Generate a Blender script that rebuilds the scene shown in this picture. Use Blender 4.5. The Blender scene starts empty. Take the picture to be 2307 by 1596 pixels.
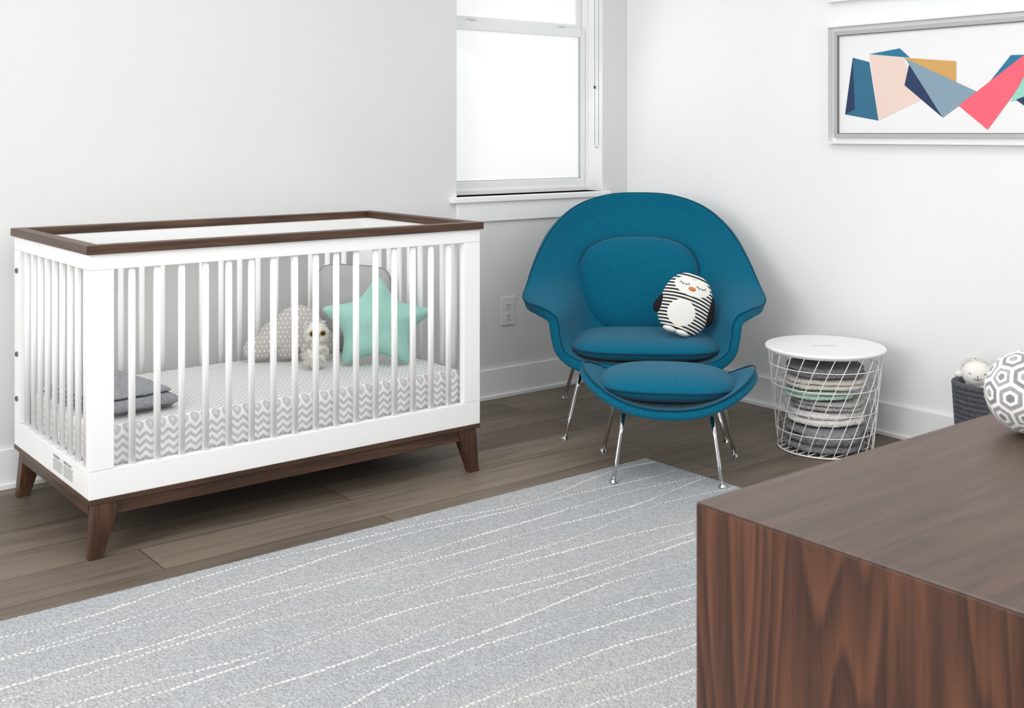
import bpy, bmesh, math, random
from mathutils import Vector, Matrix, noise
random.seed(7)
scene = bpy.context.scene
COL = scene.collection
PI = math.pi
R = math.radians

# ------------------------------------------------------------------ materials
def lin(c):
    out = []
    for v in c[:3]:
        v = v / 255.0
        out.append(v / 12.92 if v <= 0.04045 else ((v + 0.055) / 1.055) ** 2.4)
    return (out[0], out[1], out[2], 1.0)

class NM:
    def __init__(self, name):
        self.m = bpy.data.materials.new(name)
        self.m.use_nodes = True
        self.nt = self.m.node_tree
        self.b = self.nt.nodes['Principled BSDF']
    def n(self, t, **kw):
        nd = self.nt.nodes.new(t)
        for k, v in kw.items():
            if k.startswith('i_'):
                nd.inputs[k[2:].replace('_', ' ')].default_value = v
            else:
                setattr(nd, k, v)
        return nd
    def l(self, a, b): self.nt.links.new(a, b)
    def math(self, op, a, b=None, c=None):
        nd = self.nt.nodes.new('ShaderNodeMath'); nd.operation = op
        for i, v in enumerate((a, b, c)):
            if v is None: continue
            if isinstance(v, (int, float)): nd.inputs[i].default_value = v
            else: self.l(v, nd.inputs[i])
        return nd.outputs[0]
    def coord(self, scale=(1, 1, 1), kind='Object'):
        tc = self.n('ShaderNodeTexCoord')
        mp = self.n('ShaderNodeMapping')
        mp.inputs['Scale'].default_value = scale
        self.l(tc.outputs[kind], mp.inputs['Vector'])
        return mp.outputs['Vector']
    def ramp(self, fac, stops):
        r = self.n('ShaderNodeValToRGB')
        while len(r.color_ramp.elements) < len(stops): r.color_ramp.elements.new(0.5)
        for e, (p, c) in zip(r.color_ramp.elements, stops):
            e.position = p; e.color = c
        self.l(fac, r.inputs['Fac'])
        return r.outputs['Color']
    def bump(self, h, strength, dist=0.01):
        b = self.n('ShaderNodeBump')
        b.inputs['Strength'].default_value = strength
        b.inputs['Distance'].default_value = dist
        self.l(h, b.inputs['Height'])
        self.l(b.outputs['Normal'], self.b.inputs['Normal'])
    def set(self, **kw):
        for k, v in kw.items():
            self.b.inputs[k.replace('_', ' ')].default_value = v
        return self

def plain(name, c, rough=0.5, metal=0.0, var=0.03, scale=6, bump=0.0, bscale=200, sheen=0.0):
    a = NM(name)
    v = a.coord()
    nz = a.n('ShaderNodeTexNoise'); nz.inputs['Scale'].default_value = scale; nz.inputs['Detail'].default_value = 3
    a.l(v, nz.inputs['Vector'])
    base = lin(c)
    lo = tuple(x * (1 - var) for x in base[:3]) + (1,)
    hi = tuple(min(1, x * (1 + var)) for x in base[:3]) + (1,)
    a.l(a.ramp(nz.outputs['Fac'], [(0.3, lo), (0.7, hi)]), a.b.inputs['Base Color'])
    a.set(Roughness=rough, Metallic=metal)
    if sheen: a.set(Sheen_Weight=sheen)
    if bump:
        nb = a.n('ShaderNodeTexNoise'); nb.inputs['Scale'].default_value = bscale; nb.inputs['Detail'].default_value = 2
        a.l(v, nb.inputs['Vector'])
        a.bump(nb.outputs['Fac'], bump, 0.004)
    return a.m

def fabric(name, c, var=0.25, fine=260, bump=0.5, rough=0.95, sheen=0.1, soft=0.0):
    a = NM(name)
    v = a.coord()
    n1 = a.n('ShaderNodeTexNoise'); n1.inputs['Scale'].default_value = fine; n1.inputs['Detail'].default_value = 4
    a.l(v, n1.inputs['Vector'])
    base = lin(c)
    lo = tuple(x * (1 - var) for x in base[:3]) + (1,)
    hi = tuple(min(1, x * (1 + var)) for x in base[:3]) + (1,)
    a.l(a.ramp(n1.outputs['Fac'], [(0.3, lo), (0.7, hi)]), a.b.inputs['Base Color'])
    a.set(Roughness=rough, Sheen_Weight=sheen)
    a.b.inputs['Specular IOR Level'].default_value = 0.12
    if soft:
        n2 = a.n('ShaderNodeTexNoise'); n2.inputs['Scale'].default_value = 14; n2.inputs['Detail'].default_value = 2; n2.inputs['Distortion'].default_value = 0.8
        a.l(v, n2.inputs['Vector'])
        a.bump(a.math('ADD', a.math('MULTIPLY', n1.outputs['Fac'], 0.12), a.math('MULTIPLY', n2.outputs['Fac'], soft)), bump, 0.02)
    else:
        a.bump(n1.outputs['Fac'], bump, 0.003)
    return a.m

def knit(name, c, var=0.2):
    a = NM(name)
    v = a.coord()
    w1 = a.n('ShaderNodeTexVoronoi'); w1.inputs['Scale'].default_value = 95; a.l(v, w1.inputs['Vector'])
    n1 = a.n('ShaderNodeTexNoise'); n1.inputs['Scale'].default_value = 40; a.l(v, n1.inputs['Vector'])
    base = lin(c)
    lo = tuple(x * (1 - var * 1.6) for x in base[:3]) + (1,)
    hi = tuple(min(1, x * (1 + var)) for x in base[:3]) + (1,)
    m = a.math('SUBTRACT', 1.0, a.math('MULTIPLY', w1.outputs['Distance'], 0.9))
    a.l(a.ramp(a.math('ADD', a.math('MULTIPLY', m, 0.7), a.math('MULTIPLY', n1.outputs['Fac'], 0.3)), [(0.25, lo), (0.8, hi)]), a.b.inputs['Base Color'])
    a.set(Roughness=1.0); a.b.inputs['Specular IOR Level'].default_value = 0.08
    a.bump(m, 0.9, 0.006)
    return a.m

def wood(name, c1, c2, c3, scale, rough=0.4, dist=2.0, fine=(1, 1, 1), spec=0.5):
    a = NM(name)
    v = a.coord(scale)
    n1 = a.n('ShaderNodeTexNoise'); n1.inputs['Scale'].default_value = 1.0; n1.inputs['Detail'].default_value = 6
    n1.inputs['Distortion'].default_value = dist
    a.l(v, n1.inputs['Vector'])
    v2 = a.coord(fine)
    n2 = a.n('ShaderNodeTexNoise'); n2.inputs['Scale'].default_value = 1.0; n2.inputs['Detail'].default_value = 4
    a.l(v2, n2.inputs['Vector'])
    m = a.math('ADD', a.math('MULTIPLY', n1.outputs['Fac'], 0.6), a.math('MULTIPLY', n2.outputs['Fac'], 0.4))
    a.l(a.ramp(m, [(0.36, lin(c1)), (0.5, lin(c2)), (0.63, lin(c3))]), a.b.inputs['Base Color'])
    a.set(Roughness=rough)
    a.b.inputs['Specular IOR Level'].default_value = spec
    a.bump(n2.outputs['Fac'], 0.08, 0.002)
    return a.m

M = {}
M['wall_back'] = plain('painted wall in shade', (224, 224, 223), 0.7, var=0.010, scale=2, bump=0.05, bscale=120)  # white paint like the right wall, base colour greyed for its shade
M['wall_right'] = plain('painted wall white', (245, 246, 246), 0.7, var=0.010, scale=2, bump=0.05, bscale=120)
M['trim'] = plain('trim white', (244, 245, 245), 0.4, var=0.008)
M['white_paint'] = plain('crib white', (246, 246, 245), 0.38, var=0.008)
dw = [(52, 34, 23), (78, 53, 37), (104, 75, 54)]
M['dark_wood'] = wood('espresso wood', *dw, (1.2, 14, 14), 0.42, 1.0, (6, 160, 160))
M['dark_wood_y'] = wood('espresso wood cross', *dw, (14, 1.2, 14), 0.42, 1.0, (160, 6, 160))
M['dark_wood_z'] = wood('espresso wood upright', (50, 32, 21), (74, 49, 34), (98, 70, 49), (20, 20, 2), 0.42, 1.0, (160, 160, 6))
M['chrome'] = plain('polished chrome', (205, 205, 205), 0.12, 1.0, var=0.0)
M['steel'] = plain('steel bolt', (120, 120, 122), 0.3, 1.0, var=0.0)
M['teal'] = fabric('teal wool', (4, 97, 125), 0.30, 300, 0.45)
M['teal_dark'] = fabric('teal piping', (3, 66, 88), 0.2, 230, 0.4)
M['grey_pillow'] = fabric('grey linen', (172, 171, 170), 0.06, 300, 0.3, soft=0.6)
M['mint'] = fabric('mint linen', (164, 209, 198), 0.08, 420, 0.35, soft=0.7)
M['grey_fleece'] = fabric('grey fleece', (150, 152, 156), 0.20, 90, 0.8)
M['dark_knit'] = knit('dark grey knit', (146, 146, 150), 0.22)
M['cream_knit'] = knit('cream knit', (230, 225, 217), 0.12)
M['mint_knit'] = knit('mint knit', (192, 218, 205), 0.12)
M['lgrey_knit'] = knit('light grey knit', (190, 188, 185), 0.2)
M['white_knit'] = knit('white knit', (240, 238, 234), 0.10)
M['fur_white'] = fabric('white plush fur', (240, 238, 233), 0.10, 300, 0.8)
M['fur_brown'] = fabric('speckled plush fur', (232, 227, 218), 0.35, 60, 0.8)
M['black_felt'] = fabric('black felt', (34, 34, 38), 0.2, 300, 0.4, sheen=0.0)
M['white_cloth'] = fabric('white cloth', (240, 238, 232), 0.04, 400, 0.2)
M['orange_felt'] = fabric('orange felt', (214, 134, 84), 0.1, 300, 0.3)
M['amber'] = plain('amber eye', (206, 172, 96), 0.15)
M['black_gloss'] = plain('black eye', (12, 12, 12), 0.1)
M['white_metal'] = plain('white wire', (248, 248, 248), 0.35, var=0.0)
M['lid_white'] = plain('white lid', (246, 246, 245), 0.35, var=0.01)
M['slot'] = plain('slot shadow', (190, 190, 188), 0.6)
M['dark_rope'] = fabric('dark rope basket', (82, 84, 90), 0.35, 130, 1.0)
M['silver'] = plain('brushed silver frame', (186, 186, 184), 0.45, 0.15, var=0.03, scale=40)
M['silver_dark'] = plain('frame inner edge', (120, 120, 120), 0.5, 0.2)
M['paper'] = plain('print paper', (244, 244, 244), 0.3, var=0.005)
M['outlet'] = plain('outlet plastic', (226, 226, 226), 0.3, var=0.0)
M['outlet_dark'] = plain('outlet slot', (70, 70, 70), 0.5)
M['sticker'] = plain('sticker', (238, 238, 236), 0.5, var=0.0)
M['ink'] = plain('ink', (60, 60, 60), 0.6)
M['chain'] = plain('bead chain', (120, 122, 122), 0.3, 0.4, var=0.0)
M['gasket'] = plain('window gasket', (176, 186, 184), 0.5)
for nm, c in dict(a_teal=(40, 108, 140), a_navy=(24, 52, 92), a_blush=(240, 214, 202), a_mustard=(216, 168, 94),
                  a_slate=(136, 162, 180), a_coral=(255, 100, 120), a_mint=(152, 218, 198), a_blue=(24, 118, 156)).items():
    M[nm] = plain('print ' + nm[2:], c, 0.35, var=0.01)

# dotted cloud fabric
a = NM('taupe dotted cotton')
tc = a.n('ShaderNodeTexCoord'); sp = a.n('ShaderNodeSeparateXYZ'); a.l(tc.outputs['Object'], sp.inputs[0])
P = 0.0165
row = a.math('FLOOR', a.math('DIVIDE', sp.outputs['Z'], P))
off = a.math('MULTIPLY', a.math('MODULO', a.math('ABSOLUTE', row), 2.0), 0.5)
fx = a.math('SUBTRACT', a.math('FRACT', a.math('ADD', a.math('ADD', a.math('DIVIDE', sp.outputs['X'], P), off), 50.0)), 0.5)
fz = a.math('SUBTRACT', a.math('FRACT', a.math('DIVIDE', sp.outputs['Z'], P)), 0.5)
dd = a.math('ADD', a.math('MULTIPLY', fx, fx), a.math('MULTIPLY', fz, fz))
a.l(a.ramp(dd, [(0.018, lin((240, 238, 234))), (0.028, lin((184, 179, 175)))]), a.b.inputs['Base Color'])
a.set(Roughness=0.95)
M['cloud'] = a.m

# chevron sheet
a = NM('chevron cotton sheet')
tc = a.n('ShaderNodeTexCoord'); sp = a.n('ShaderNodeSeparateXYZ'); a.l(tc.outputs['Object'], sp.inputs[0])
tri = a.math('MULTIPLY', a.math('ABSOLUTE', a.math('SUBTRACT', a.math('FRACT', a.math('ADD', a.math('DIVIDE', sp.outputs['X'], 0.034), 100.0)), 0.5)), 0.028)
vv = a.math('SUBTRACT', sp.outputs['Y'], sp.outputs['Z'])
fr = a.math('FRACT', a.math('ADD', a.math('DIVIDE', a.math('ADD', vv, tri), 0.0235), 100.0))
nz = a.n('ShaderNodeTexNoise'); nz.inputs['Scale'].default_value = 260; a.l(tc.outputs['Object'], nz.inputs['Vector'])
fr2 = a.math('ADD', fr, a.math('MULTIPLY', a.math('SUBTRACT', nz.outputs['Fac'], 0.5), 0.30))
a.l(a.ramp(fr2, [(0.48, lin((242, 242, 240))), (0.58, lin((200, 199, 198)))]), a.b.inputs['Base Color'])
a.set(Roughness=0.9)
n2 = a.n('ShaderNodeTexNoise'); n2.inputs['Scale'].default_value = 9; a.l(tc.outputs['Object'], n2.inputs['Vector'])
a.bump(n2.outputs['Fac'], 0.25, 0.03)
M['chevron'] = a.m

# penguin stripes
a = NM('black and white stripes')
tc = a.n('ShaderNodeTexCoord'); sp = a.n('ShaderNodeSeparateXYZ'); a.l(tc.outputs['Object'], sp.inputs[0])
curve = a.math('MULTIPLY', a.math('MULTIPLY', sp.outputs['X'], sp.outputs['X']), -1.2)
fr = a.math('FRACT', a.math('ADD', a.math('DIVIDE', a.math('SUBTRACT', sp.outputs['Z'], curve), 0.0135), 100.0))
a.l(a.ramp(fr, [(0.5, lin((34, 34, 40))), (0.53, lin((236, 234, 228)))]), a.b.inputs['Base Color'])
a.set(Roughness=0.9)
M['stripes'] = a.m

# floor planks along X
a = NM('grey oak planks')
v = a.coord()
br = a.n('ShaderNodeTexBrick'); br.offset = 0.37; br.squash = 1.0
br.inputs['Scale'].default_value = 1.0; br.inputs['Brick Width'].default_value = 1.9; br.inputs['Row Height'].default_value = 0.19
br.inputs['Mortar Size'].default_value = 0.0018; br.inputs['Mortar Smooth'].default_value = 0.3; br.inputs['Bias'].default_value = 0.0
br.inputs['Color1'].default_value = lin((102, 91, 80)); br.inputs['Color2'].default_value = lin((132, 120, 106)); br.inputs['Mortar'].default_value = lin((58, 50, 43))
a.l(v, br.inputs['Vector'])
g = a.n('ShaderNodeTexNoise'); g.inputs['Scale'].default_value = 1; g.inputs['Detail'].default_value = 7; g.inputs['Distortion'].default_value = 1.2
a.l(a.coord((1.6, 22, 1)), g.inputs['Vector'])
g2 = a.n('ShaderNodeTexNoise'); g2.inputs['Scale'].default_value = 1; g2.inputs['Detail'].default_value = 4
a.l(a.coord((2.5, 6, 1)), g2.inputs['Vector'])
mx = a.n('ShaderNodeMix', data_type='RGBA', blend_type='MULTIPLY'); mx.inputs['Factor'].default_value = 1.0
a.l(br.outputs['Color'], mx.inputs['A'])
a.l(a.ramp(a.math('ADD', a.math('MULTIPLY', g.outputs['Fac'], 0.6), a.math('MULTIPLY', g2.outputs['Fac'], 0.4)), [(0.3, (0.58, 0.56, 0.54, 1)), (0.5, (1, 1, 1, 1)), (0.72, (1.25, 1.24, 1.22, 1))]), mx.inputs['B'])
a.l(mx.outputs['Result'], a.b.inputs['Base Color'])
a.set(Roughness=0.5)
a.b.inputs['Specular IOR Level'].default_value = 0.3
a.bump(br.outputs['Fac'], -0.3, 0.003)
M['floor'] = a.m

# rug
a = NM('pale grey loop pile')
v = a.coord()
n1 = a.n('ShaderNodeTexNoise'); n1.inputs['Scale'].default_value = 130; n1.inputs['Detail'].default_value = 4; a.l(v, n1.inputs['Vector'])
vo = a.n('ShaderNodeTexVoronoi'); vo.inputs['Scale'].default_value = 160; a.l(v, vo.inputs['Vector'])
n2 = a.n('ShaderNodeTexNoise'); n2.inputs['Scale'].default_value = 1; n2.inputs['Detail'].default_value = 3; a.l(a.coord((0.9, 2.2, 1)), n2.inputs['Vector'])
c1 = a.ramp(n2.outputs['Fac'], [(0.32, lin((177, 182, 186))), (0.5, lin((184, 186, 188))), (0.68, lin((192, 192, 191)))])
c2 = a.ramp(n1.outputs['Fac'], [(0.32, (0.77, 0.77, 0.77, 1)), (0.66, (1.07, 1.07, 1.07, 1))])
mx = a.n('ShaderNodeMix', data_type='RGBA', blend_type='MULTIPLY'); mx.inputs['Factor'].default_value = 1.0
a.l(c1, mx.inputs['A']); a.l(c2, mx.inputs['B']); a.l(mx.outputs['Result'], a.b.inputs['Base Color'])
a.set(Roughness=1.0); a.b.inputs['Specular IOR Level'].default_value = 0.05
a.bump(a.math('SUBTRACT', n1.outputs['Fac'], vo.outputs['Distance']), 0.7, 0.006)
M['rug'] = a.m
M['rug_stitch'] = fabric('white wool stitches', (216, 216, 213), 0.10, 160, 0.5)

# walnut
def walnut(name, scale, fine, pore, warp, nr, cols, rough, wr, wp=0.3, st=(0.30, 0.46, 0.66)):
    a = NM(name)
    v = a.coord(scale)
    nz = a.n('ShaderNodeTexNoise'); nz.inputs['Scale'].default_value = 1; nz.inputs['Detail'].default_value = 2.0; nz.inputs['Distortion'].default_value = warp
    a.l(v, nz.inputs['Vector'])
    saw = a.math('FRACT', a.math('MULTIPLY', nz.outputs['Fac'], nr))
    rings = a.math('SMOOTH_MIN', saw, a.math('MULTIPLY', a.math('SUBTRACT', 1.0, saw), 4.0), 0.15)
    f = a.n('ShaderNodeTexNoise'); f.inputs['Scale'].default_value = 1; f.inputs['Detail'].default_value = 8; f.inputs['Roughness'].default_value = 0.65; f.inputs['Distortion'].default_value = 0.3
    a.l(a.coord(fine), f.inputs['Vector'])
    pz = a.n('ShaderNodeTexNoise'); pz.inputs['Scale'].default_value = 1; pz.inputs['Detail'].default_value = 3
    a.l(a.coord(pore), pz.inputs['Vector'])
    m = a.math('ADD', a.math('ADD', a.math('MULTIPLY', rings, wr), a.math('MULTIPLY', f.outputs['Fac'], 1.0 - wp - wr)), a.math('MULTIPLY', pz.outputs['Fac'], wp))
    a.l(a.ramp(m, [(p_, lin(c_)) for p_, c_ in zip(st, cols)]), a.b.inputs['Base Color'])
    a.set(Roughness=rough)
    return a.m
M['walnut_side'] = walnut('walnut upright grain', (3, 7.5, 0.8), (30, 60, 2.0), (300, 800, 14), 0.25, 17, [(36, 19, 13), (72, 42, 28), (106, 66, 45)], 0.42, 0.22, 0.28, (0.30, 0.45, 0.64))
M['walnut_top'] = walnut('walnut long grain', (0.8, 9, 3), (1.8, 70, 30), (10, 700, 40), 0.2, 13, [(52, 36, 27), (72, 52, 40), (90, 67, 53)], 0.33, 0.16, 0.34)

# glowing overexposed window glass
a = NM('bright daylight glass')
a.b.inputs['Base Color'].default_value = (0.8, 0.8, 0.8, 1)
tc = a.n('ShaderNodeTexCoord'); nz = a.n('ShaderNodeTexNoise'); nz.inputs['Scale'].default_value = 1.2; a.l(tc.outputs['Object'], nz.inputs['Vector'])
a.l(a.ramp(nz.outputs['Fac'], [(0.3, (0.97, 0.975, 0.98, 1)), (0.7, (1, 1, 1, 1))]), a.b.inputs['Emission Color'])
a.b.inputs['Emission Strength'].default_value = 0.34
a.set(Roughness=0.6)
M['glass'] = a.m

# ------------------------------------------------------------------ mesh helpers
def empty(name, loc=(0, 0, 0), rz=0.0, label=None, cat=None, group=None):
    o = bpy.data.objects.new(name, None); COL.objects.link(o)
    o.location = loc; o.rotation_euler = (0, 0, rz)
    o.empty_display_size = 0.05
    if label: o['label'] = label
    if cat: o['category'] = cat
    if group: o['group'] = group
    return o

def obj(name, bm, mat, parent=None, smooth=False, bevel=0.0, sub=0, loc=None, rot=None, solid=0.0, segs=2, label=None, cat=None, kind=None, group=None, angle=40):
    bmesh.ops.recalc_face_normals(bm, faces=bm.faces[:])
    me = bpy.data.meshes.new(name); bm.to_mesh(me); bm.free()
    mats = mat if isinstance(mat, (list, tuple)) else [mat]
    for m in mats: me.materials.append(m)
    if smooth:
        for p in me.polygons: p.use_smooth = True
    o = bpy.data.objects.new(name, me); COL.objects.link(o)
    if parent: o.parent = parent
    if loc: o.location = loc
    if rot: o.rotation_euler = rot
    if solid:
        s = o.modifiers.new('solid', 'SOLIDIFY'); s.thickness = solid; s.offset = 0
    if bevel:
        b = o.modifiers.new('bevel', 'BEVEL'); b.width = bevel; b.segments = segs; b.limit_method = 'ANGLE'; b.angle_limit = R(angle)
    if sub:
        s = o.modifiers.new('sub', 'SUBSURF'); s.levels = sub; s.render_levels = sub
    if label: o['label'] = label
    if cat: o['category'] = cat
    if kind: o['kind'] = kind
    if group: o['group'] = group
    return o

def box(bm, x0, x1, y0, y1, z0, z1):
    v = [bm.verts.new((x, y, z)) for z in (z0, z1) for y in (y0, y1) for x in (x0, x1)]
    for f in ((0, 1, 3, 2), (4, 5, 7, 6), (0, 1, 5, 4), (2, 3, 7, 6), (0, 2, 6, 4), (1, 3, 7, 5)):
        bm.faces.new([v[i] for i in f])
    return bm
def B(*a):
    bm = bmesh.new(); return box(bm, *a)

def hexa(bm, bot, top):
    v = [bm.verts.new(p) for p in bot + top]
    bm.faces.new(v[:4]); bm.faces.new(v[4:])
    for i in range(4):
        j = (i + 1) % 4
        bm.faces.new([v[i], v[j], v[4 + j], v[4 + i]])
    return bm

def tube(bm, pts, r, n=8, closed=False, caps=True):
    pts = [Vector(p) for p in pts]
    N = len(pts)
    rr = r if isinstance(r, (list, tuple)) else [r] * N
    rings = []
    up = None
    for i, p in enumerate(pts):
        if closed: t = pts[(i + 1) % N] - pts[i - 1]
        else: t = pts[min(i + 1, N - 1)] - pts[max(i - 1, 0)]
        t.normalize()
        if up is None:
            up = Vector((0, 0, 1)) if abs(t.z) < 0.9 else Vector((1, 0, 0))
        a_ = up - t * up.dot(t)
        if a_.length < 1e-6: a_ = t.orthogonal()
        a_.normalize(); b_ = t.cross(a_); up = a_
        rings.append([bm.verts.new(p + (a_ * math.cos(2 * PI * k / n) + b_ * math.sin(2 * PI * k / n)) * rr[i]) for k in range(n)])
    M_ = N if closed else N - 1
    for i in range(M_):
        q = rings[(i + 1) % N]
        for k in range(n):
            bm.faces.new([rings[i][k], rings[i][(k + 1) % n], q[(k + 1) % n], q[k]])
    if caps and not closed:
        bm.faces.new(rings[0]); bm.faces.new(rings[-1])
    return bm

def lathe(bm, prof, n=32, cx=0, cy=0):
    rings = []
    for r, z in prof:
        if r < 1e-6: rings.append([bm.verts.new((cx, cy, z))])
        else: rings.append([bm.verts.new((cx + r * math.cos(2 * PI * k / n), cy + r * math.sin(2 * PI * k / n), z)) for k in range(n)])
    for a_, b_ in zip(rings, rings[1:]):
        for k in range(n):
            j = (k + 1) % n
            if len(a_) == 1: bm.faces.new([a_[0], b_[k], b_[j]])
            elif len(b_) == 1: bm.faces.new([a_[k], a_[j], b_[0]])
            else: bm.faces.new([a_[k], a_[j], b_[j], b_[k]])
    return bm

def ellipsoid(bm, c, r, sub=3, jit=0.0, fs=20):
    res = bmesh.ops.create_icosphere(bm, subdivisions=sub, radius=1.0)
    for v in res['verts']:
        d = v.co.copy()
        k = 1 + jit * noise.noise(d * fs * 0.1 + Vector(c) * 7)
        v.co = Vector((c[0] + d.x * r[0] * k, c[1] + d.y * r[1] * k, c[2] + d.z * r[2] * k))
    return bm

def tufts(bm, c, r, count, L, w):
    for _ in range(count):
        d = Vector((random.gauss(0, 1), random.gauss(0, 1), random.gauss(0, 1))).normalized()
        p = Vector((c[0] + d.x * r[0], c[1] + d.y * r[1], c[2] + d.z * r[2]))
        nrm = Vector((d.x / r[0], d.y / r[1], d.z / r[2])).normalized()
        t1 = nrm.orthogonal().normalized(); t2 = nrm.cross(t1)
        ang = random.random() * 6.28
        u = t1 * math.cos(ang) + t2 * math.sin(ang); w2 = nrm.cross(u)
        base = p - nrm * 0.002
        tip = p + (nrm + u * random.uniform(-0.7, 0.7) + Vector((0, 0, -0.35))) * L * random.uniform(0.6, 1.2)
        vs = [bm.verts.new(base + u * w), bm.verts.new(base - u * w * 0.5 + w2 * w * 0.87), bm.verts.new(base - u * w * 0.5 - w2 * w * 0.87)]
        tv = bm.verts.new(tip)
        for i in range(3): bm.faces.new([vs[i], vs[(i + 1) % 3], tv])

def superell(a_, b_, n, N=64, taper=0.0):
    out = []
    for i in range(N):
        t = 2 * PI * i / N
        c, s = math.cos(t), math.sin(t)
        x = a_ * math.copysign(abs(c) ** (2 / n), c); z = b_ * math.copysign(abs(s) ** (2 / n), s)
        out.append((x * (1 - taper * z / b_), z))
    return out

def puff(outline, T, rings=12, p=2.2, q=0.55, wob=0.0):
    bm = bmesh.new(); N = len(outline)
    fc = bm.verts.new((0, -T, 0)); bc = bm.verts.new((0, T, 0))
    F, K = [], []
    for j in range(1, rings + 1):
        rho = math.sin(PI / 2 * j / rings)
        h = T * max(0.0, 1 - rho ** p) ** q
        fr, bk = [], []
        for (x, z) in outline:
            hh = h * (1 + wob * noise.noise(Vector((x * rho * 14, z * rho * 14, 3.1))))
            if j == rings:
                v = bm.verts.new((x, 0, z)); fr.append(v); bk.append(v)
            else:
                fr.append(bm.verts.new((x * rho, -hh, z * rho))); bk.append(bm.verts.new((x * rho, hh, z * rho)))
        F.append(fr); K.append(bk)
    for k in range(N):
        j = (k + 1) % N
        bm.faces.new([fc, F[0][k], F[0][j]]); bm.faces.new([bc, K[0][j], K[0][k]])
        for i in range(rings - 1):
            bm.faces.new([F[i][k], F[i + 1][k], F[i + 1][j], F[i][j]])
            bm.faces.new([K[i][k], K[i][j], K[i + 1][j], K[i + 1][k]])
    return bm

def catmull(pts, per=6, closed=False):
    pts = [Vector(p) for p in pts]; N = len(pts); out = []
    rng = range(N if closed else N - 1)
    for i in rng:
        p1, p2 = pts[i], pts[(i + 1) % N]
        p0 = pts[i - 1] if (closed or i > 0) else p1 * 2 - p2
        p3 = pts[(i + 2) % N] if (closed or i + 2 < N) else p2 * 2 - p1
        for k in range(per):
            t = k / per
            out.append(0.5 * ((2 * p1) + (p2 - p0) * t + (2 * p0 - 5 * p1 + 4 * p2 - p3) * t * t + (3 * p1 - p0 - 3 * p2 + p3) * t ** 3))
    if not closed: out.append(pts[-1])
    return out

def folded(w, d, layers, t, jit=0.004, seed=0, yseg=14, disc=False):
    """folded cloth: a ribbon going back and forth in x, extruded along y"""
    path = []
    pitch = t * 1.06
    for k in range(layers):
        z = t / 2 + k * pitch
        s = 1 if k % 2 == 0 else -1
        ww = w * (1 - 0.045 * ((k * 7 + seed) % 3))
        for i in range(9): path.append((s * ww * (-1 + 2 * i / 8), z))
        if k < layers - 1:
            for a_ in (-60, -30, 0, 30, 60):
                path.append((s * (ww + pitch / 2 * math.cos(R(a_))), z + pitch / 2 + pitch / 2 * math.sin(R(a_))))
    bm = bmesh.new(); N = len(path); grid = []
    for j in range(yseg + 1):
        y = -d + 2 * d * j / yseg
        e = min(1.0, 0.45 + 0.55 * min(j, yseg - j) / 1.0)
        ring_t, ring_b = [], []
        for i, (x, z) in enumerate(path):
            a0 = path[max(i - 1, 0)]; a1 = path[min(i + 1, N - 1)]
            tx, tz = a1[0] - a0[0], a1[1] - a0[1]; L = math.hypot(tx, tz) or 1
            nx, nz_ = -tz / L, tx / L
            o_ = noise.noise(Vector((x * 13, y * 13, seed * 3.3))) * jit
            yo = noise.noise(Vector((x * 5, z * 60, seed * 1.7 + j * 0.4))) * jit * 1.2
            xo = noise.noise(Vector((y * 14, z * 40, seed * 2.9))) * jit * 0.9
            h = t * 0.48 * e
            lift = -abs(o_) * (z / (layers * t)) if disc else abs(o_) * (z / (layers * t)) * 2
            def mp(px_, py_):
                if not disc: return px_, py_
                u, v = max(-1, min(1, px_ / w)), max(-1, min(1, py_ / d))
                return px_ * math.sqrt(1 - v * v / 2), py_ * math.sqrt(1 - u * u / 2)
            X1, Y1 = mp(x + xo + nx * h, y + yo); X2, Y2 = mp(x + xo - nx * h, y + yo)
            ring_t.append(bm.verts.new((X1, Y1, z + nz_ * h + lift)))
            ring_b.append(bm.verts.new((X2, Y2, z - nz_ * h + lift)))
        grid.append(ring_t + ring_b[::-1])
    Mx = len(grid[0])
    for j in range(yseg):
        for i in range(Mx):
            k = (i + 1) % Mx
            bm.faces.new([grid[j][i], grid[j][k], grid[j + 1][k], grid[j + 1][i]])
    for g_ in (grid[0], grid[-1]):
        for i in range(N - 1):
            bm.faces.new([g_[i], g_[i + 1], g_[Mx - 2 - i], g_[Mx - 1 - i]])
    return bm

# ------------------------------------------------------------------ setting
WY, WX = 4.07, 3.985
H = 2.6
obj('floor', B(-2.6, WX + 0.2, -1.6, WY + 0.2, -0.1, 0.0), M['floor'], kind='structure')
obj('ceiling', B(-2.6, WX + 0.2, -1.6, WY + 0.2, H, H + 0.1), M['wall_right'], kind='structure')
ox0, ox1, oz0, oz1 = 2.933, 3.816, 0.92, 2.2
bm = bmesh.new()
box(bm, -2.6, ox0, WY, WY + 0.2, 0, H); box(bm, ox1, WX + 0.2, WY, WY + 0.2, 0, H)
box(bm, ox0, ox1, WY, WY + 0.2, 0, oz0); box(bm, ox0, ox1, WY, WY + 0.2, oz1, H)
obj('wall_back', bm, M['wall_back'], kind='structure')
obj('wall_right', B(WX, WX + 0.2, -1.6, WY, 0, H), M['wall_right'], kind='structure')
bm = B(-2.6, WX, WY - 0.016, WY, 0, 0.135); box(bm, -2.6, WX, WY - 0.026, WY, 0, 0.018)
obj('baseboard_back', bm, M['trim'], bevel=0.003, kind='structure')
bm = B(WX - 0.016, WX, -1.6, WY - 0.016, 0, 0.130); box(bm, WX - 0.026, WX, -1.6, WY - 0.026, 0, 0.018)
obj('baseboard_right', bm, M['trim'], bevel=0.003, kind='structure')

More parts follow.
